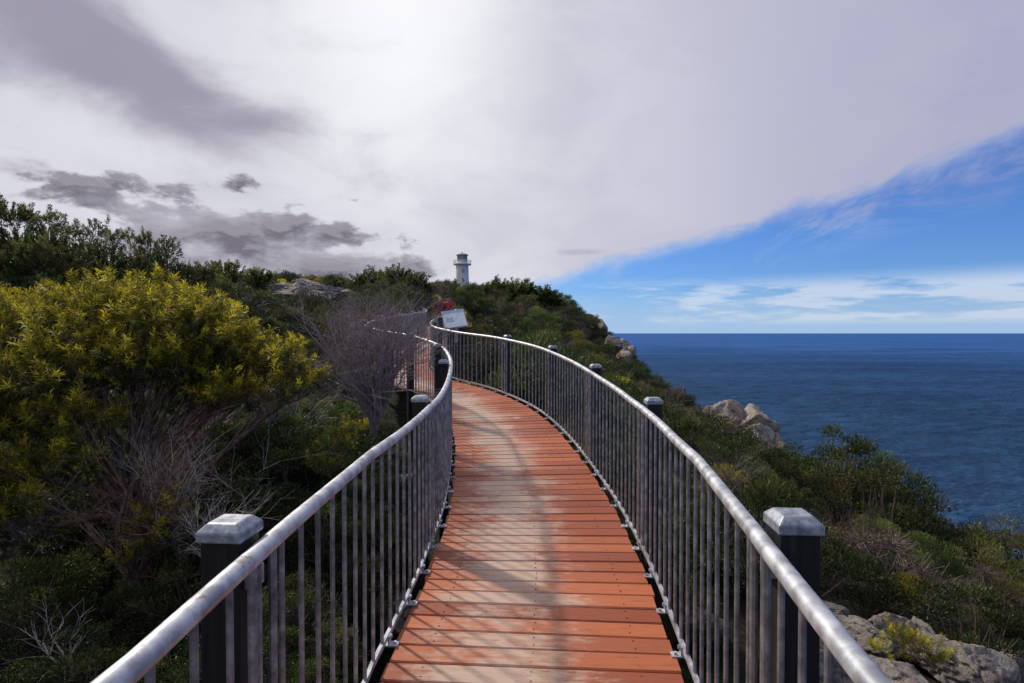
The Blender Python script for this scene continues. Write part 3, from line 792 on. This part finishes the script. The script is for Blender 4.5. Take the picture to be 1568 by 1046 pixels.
# ------------------------------------------------------------ people
def simple_mat(name, col, rough=.8):
    m, nt = new_mat(name); n = N(nt)
    g = n.noise(n.pos(), 40, 4)
    n.out(n.principled(n.mix(g, tuple(k*.75 for k in col), tuple(min(1, k*1.2) for k in col)), rough)); return m
m_skin = simple_mat('skin', (.5, .3, .22), .6); m_redj = simple_mat('red_jacket', (.36, .015, .02)); m_mar = simple_mat('maroon_jacket', (.14, .015, .02))
m_tr = simple_mat('dark_trousers', (.03, .035, .05)); m_hair = simple_mat('hair', (.03, .02, .015)); m_shoe = simple_mat('shoes', (.02, .02, .02))
def person(loc, h, yaw, jacket, seed):
    root = empty('person', loc); root.rotation_euler = (0, 0, yaw); k = h/1.75
    def skin(name, verts, edges, radii, mat):
        me = bpy.data.meshes.new(name); me.from_pydata([Vector(v)*k for v in verts], edges, []); ob = bpy.data.objects.new(name, me)
        scene.collection.objects.link(ob); ob.parent = root; me.materials.append(mat)
        sk = ob.modifiers.new('skin', 'SKIN'); ob.modifiers.new('sub', 'SUBSURF').levels = 2; ob.modifiers['sub'].render_levels = 2
        for i, r in enumerate(radii):
            me.skin_vertices[0].data[i].radius = (r[0]*k, r[1]*k) if isinstance(r, tuple) else (r*k, r*k)
        me.skin_vertices[0].data[0].use_root = True
        return ob
    skin('jacket', [(0,0,.92),(0,0,1.1),(0,0,1.3),(0,0,1.42),(0,0,1.48),(.17,0,1.4),(.24,.03,1.15),(.2,-.12,.98),(-.17,0,1.4),(-.25,.02,1.14),(-.2,-.1,.95)],
         [(0,1),(1,2),(2,3),(3,4),(3,5),(5,6),(6,7),(3,8),(8,9),(9,10)], [(.17,.12),(.16,.115),(.18,.12),(.12,.09),.065,.07,.052,.04,.07,.052,.04], jacket)
    skin('trousers', [(0,0,.95),(.1,0,.86),(.11,-.02,.5),(.11,.01,.1),(-.1,0,.86),(-.11,-.05,.5),(-.12,.03,.1)], [(0,1),(1,2),(2,3),(0,4),(4,5),(5,6)], [(.15,.11),.095,.068,.05,.095,.068,.05], m_tr)
    skin('head', [(0,.0,1.48),(0,-.005,1.55),(0,-.015,1.62),(0,-.01,1.7)], [(0,1),(1,2),(2,3)], [.05,.06,(.078,.095),(.06,.075)], m_skin)
    skin('hair', [(0,.03,1.58),(0,.03,1.66),(0,.01,1.735)], [(0,1),(1,2)], [.07,(.088,.085),(.07,.08)], m_hair)
    skin('nose', [(0,-.105,1.615),(0,-.118,1.6)], [(0,1)], [.012,.014], m_skin)
    for sx in (-1, 1):
        skin('ear', [(sx*.083,0,1.63),(sx*.086,.005,1.6)], [(0,1)], [.015,.01], m_skin)
        skin('eye', [(sx*.032,-.098,1.64),(sx*.034,-.1,1.64)], [(0,1)], [.009,.009], m_hair)
        hx = .2*sx; hz = .98 if sx > 0 else .95; hy = -.12 if sx > 0 else -.1
        skin('palm', [(hx,hy,hz),(hx-.01*sx,hy-.03,hz-.06)], [(0,1)], [(.028,.02),(.036,.016)], m_skin)
        for fi in range(4):
            bx = hx-.01*sx+(fi-1.5)*.018; ln = (.06,.072,.068,.052)[fi]
            skin('finger', [(bx,hy-.03,hz-.07),(bx,hy-.045,hz-.07-ln*.5),(bx,hy-.035,hz-.07-ln)], [(0,1),(1,2)], [.009,.008,.006], m_skin)
        skin('thumb', [(hx-.03*sx,hy-.02,hz-.03),(hx-.05*sx,hy-.04,hz-.06),(hx-.045*sx,hy-.05,hz-.085)], [(0,1),(1,2)], [.011,.010,.008], m_skin)
        skin('shoe', [(sx*.11,.04,.06),(sx*.115,-.05,.045),(sx*.12,-.15,.035)], [(0,1),(1,2)], [.05,.045,.035], m_shoe)
def dz(y): return float(np.interp(y, zc_y, zc_z))
yA = 22.0
person((P(674,0,yA)[0], yA, dz(yA)-.01), 1.68, math.radians(20), m_mar, 1)
person((P(686,0,yA+.6)[0], yA+.6, dz(yA+.6)-.01), 1.72, math.radians(160), m_redj, 2)

# ------------------------------------------------------------ sky + sun
SUN_AZ = math.radians(-45); SUN_EL = math.radians(41)
w = bpy.data.worlds.new('World'); scene.world = w; w.use_nodes = True
nt = w.node_tree; nt.nodes.clear(); n = N(nt)
sky = n.node('ShaderNodeTexSky'); sky.sky_type = 'NISHITA'; sky.sun_disc = False
sky.sun_elevation = SUN_EL; sky.sun_rotation = SUN_AZ; sky.air_density = 1.0; sky.dust_density = .1; sky.ozone_density = 3.0
skyc = n.mix(1.0, sky.outputs[0], (.42, .66, 1.14), 'MULTIPLY')
tc = n.node('ShaderNodeTexCoord').outputs['Generated']
x, y, z = n.sep(tc)
a = n.m('ARCTAN2', x, y); e = n.m('ARCSINE', z)
th = .235
p = n.m('ADD', n.m('MULTIPLY', a, math.cos(th)), n.m('MULTIPLY', e, math.sin(th)))
q = n.m('SUBTRACT', n.m('MULTIPLY', e, math.cos(th)), n.m('MULTIPLY', a, math.sin(th)))
st1 = n.noise(n.comb(n.m('MULTIPLY', p, 6.0), n.m('MULTIPLY', q, 15.0)), 1, 7, .64, .5)
med = n.noise(n.comb(n.m('MULTIPLY', a, 4.0), n.m('MULTIPLY', e, 8.0), 1.3), 1, 6, .55, .3)
puf = n.noise(n.comb(n.m('MULTIPLY', a, 10.0), n.m('MULTIPLY', e, 21.0), 7.7), 1, 8, .58, .1)
puf2 = n.noise(n.comb(n.m('MULTIPLY', a, 10.0), n.m('MULTIPLY', n.m('ADD', e, .012), 21.0), 7.7), 1, 4, .55, .1)
ed0 = n.m('SUBTRACT', e, n.m('ADD', .060, n.m('MULTIPLY', a, .248)))
ed = n.m('ADD', ed0, n.m('MULTIPLY', n.m('SUBTRACT', st1, .5), .075))
main = n.ss(ed, -.010, .030)
thin = n.m('MULTIPLY', n.ss(ed0, -.08, -.01), n.ss(st1, .44, .66))
thin = n.m('MULTIPLY', thin, n.m('MULTIPLY', n.ss(a, .2, .6), .85))
mask = n.m('MAXIMUM', main, thin)
def blob(ca, ce, ra, re, nz, amt, lo, hi, tilt=0.0):
    da = n.m('SUBTRACT', a, ca); de = n.m('SUBTRACT', n.m('SUBTRACT', e, ce), n.m('MULTIPLY', da, tilt))
    d = n.m('SQRT', n.m('ADD', n.m('POWER', n.m('DIVIDE', da, ra), 2.0), n.m('POWER', n.m('DIVIDE', de, re), 2.0)))
    v_ = n.m('ADD', n.m('SUBTRACT', 1.0, d), n.m('MULTIPLY', n.m('SUBTRACT', nz, .5), amt))
    return n.ss(v_, lo, hi)
base = n.mix(n.ss(a, -.1, .75), (.70, .705, .775), (.41, .41, .58))
base = n.mix(n.m('MULTIPLY', n.ss(med, .40, .65), .45), base, (.50, .50, .61))
glow = blob(-.20, .52, .34, .46, st1, .3, 0, 1)
base = n.mix(n.m('MULTIPLY', glow, .95), base, (.96, .965, .99))
glow2 = blob(-.52, .27, .24, .06, med, 1.5, 0, 1)
base = n.mix(n.m('MULTIPLY', glow2, .8), base, (.82, .83, .89))
d2 = blob(-.62, .385, .40, .11, med, 2.0, -.15, .8, -.30)
base = n.mix(n.m('MULTIPLY', d2, .9), base, (.31, .29, .38))
d3 = blob(-.80, .52, .5, .09, med, 2.2, -.1, 1.0, -.1)
base = n.mix(n.m('MULTIPLY', d3, .65), base, (.36, .34, .43))
d1 = blob(-.46, .150, .28, .070, puf, 4.0, -.05, .35, -.12)
d1b = blob(-.36, .118, .28, .028, puf, 2.4, -.1, .35, -.03)
d1c = blob(-.85, .22, .25, .04, puf, 2.5, .1, .6, 0)
dm = n.m('MAXIMUM', n.m('MAXIMUM', d1, d1b), n.m('MULTIPLY', d1c, .6))
lit = n.ss(n.m('SUBTRACT', puf, puf2), -.03, .05)
dcol = n.mix(n.ss(puf, .40, .60), (.44, .42, .50), (.15, .135, .18))
dcol = n.mix(n.m('MULTIPLY', lit, .40), dcol, (.48, .46, .53))
base = n.mix(n.m('MULTIPLY', dm, .93), base, dcol)
base = n.mix(n.m('MULTIPLY', blob(.12, .140, .05, .007, puf, 1.5, 0, .8), .4), base, (.35, .34, .42))
base = n.mix(n.ss(e, .10, .0), base, (.58, .62, .74))
cu = n.m('MULTIPLY', n.m('MULTIPLY', n.ss(e, .010, .022), n.ss(e, .100, .066)), n.ss(a, .02, .2))
cun = n.noise(n.comb(n.m('MULTIPLY', a, 7.0), n.m('MULTIPLY', e, 42.0), 1.2), 1, 7, .60)
cu = n.m('MULTIPLY', cu, n.ss(n.m('ADD', cun, n.m('MULTIPLY', n.m('SUBTRACT', a, .4), .12)), .39, .58))
haze = n.ss(e, .09, 0.0, 0, .8)
low = n.m('MAXIMUM', n.m('MULTIPLY', cu, .8), haze)
hc = n.mix(cu, (.38, .56, .84), (.62, .71, .86))
ccol = n.mix(main, hc, base)
ccol = n.mix(n.m('MULTIPLY', n.m('SUBTRACT', 1.0, main), n.ss(e, .12, .2)), ccol, (.34, .36, .60))
bg1 = n.node('ShaderNodeBackground'); n.link(skyc, bg1.inputs[0]); bg1.inputs[1].default_value = .10
bg2 = n.node('ShaderNodeBackground'); n.link(ccol, bg2.inputs[0]); bg2.inputs[1].default_value = 1.0
mx = n.node('ShaderNodeMixShader'); n.link(n.m('MAXIMUM', mask, low), mx.inputs[0]); n.link(bg1.outputs[0], mx.inputs[1]); n.link(bg2.outputs[0], mx.inputs[2])
o = n.node('ShaderNodeOutputWorld'); n.link(mx.outputs[0], o.inputs[0])

sd = bpy.data.lights.new('sun', 'SUN'); sd.energy = 3.6; sd.angle = math.radians(3.0); sd.color = (1, .93, .80)
so = bpy.data.objects.new('sun', sd); scene.collection.objects.link(so)
dirv = Vector((math.sin(SUN_AZ)*math.cos(SUN_EL), math.cos(SUN_AZ)*math.cos(SUN_EL), math.sin(SUN_EL)))
so.rotation_euler = dirv.to_track_quat('Z', 'Y').to_euler()

cam = bpy.data.cameras.new('camera'); cam.lens = 20.0; cam.sensor_width = 36; cam.clip_start = .05; cam.clip_end = 200000
co = bpy.data.objects.new('camera', cam); scene.collection.objects.link(co)
co.location = (0, 0, 0); co.rotation_euler = (math.radians(90-.86), 0, 0)
scene.camera = co
print('instances', len(SP))
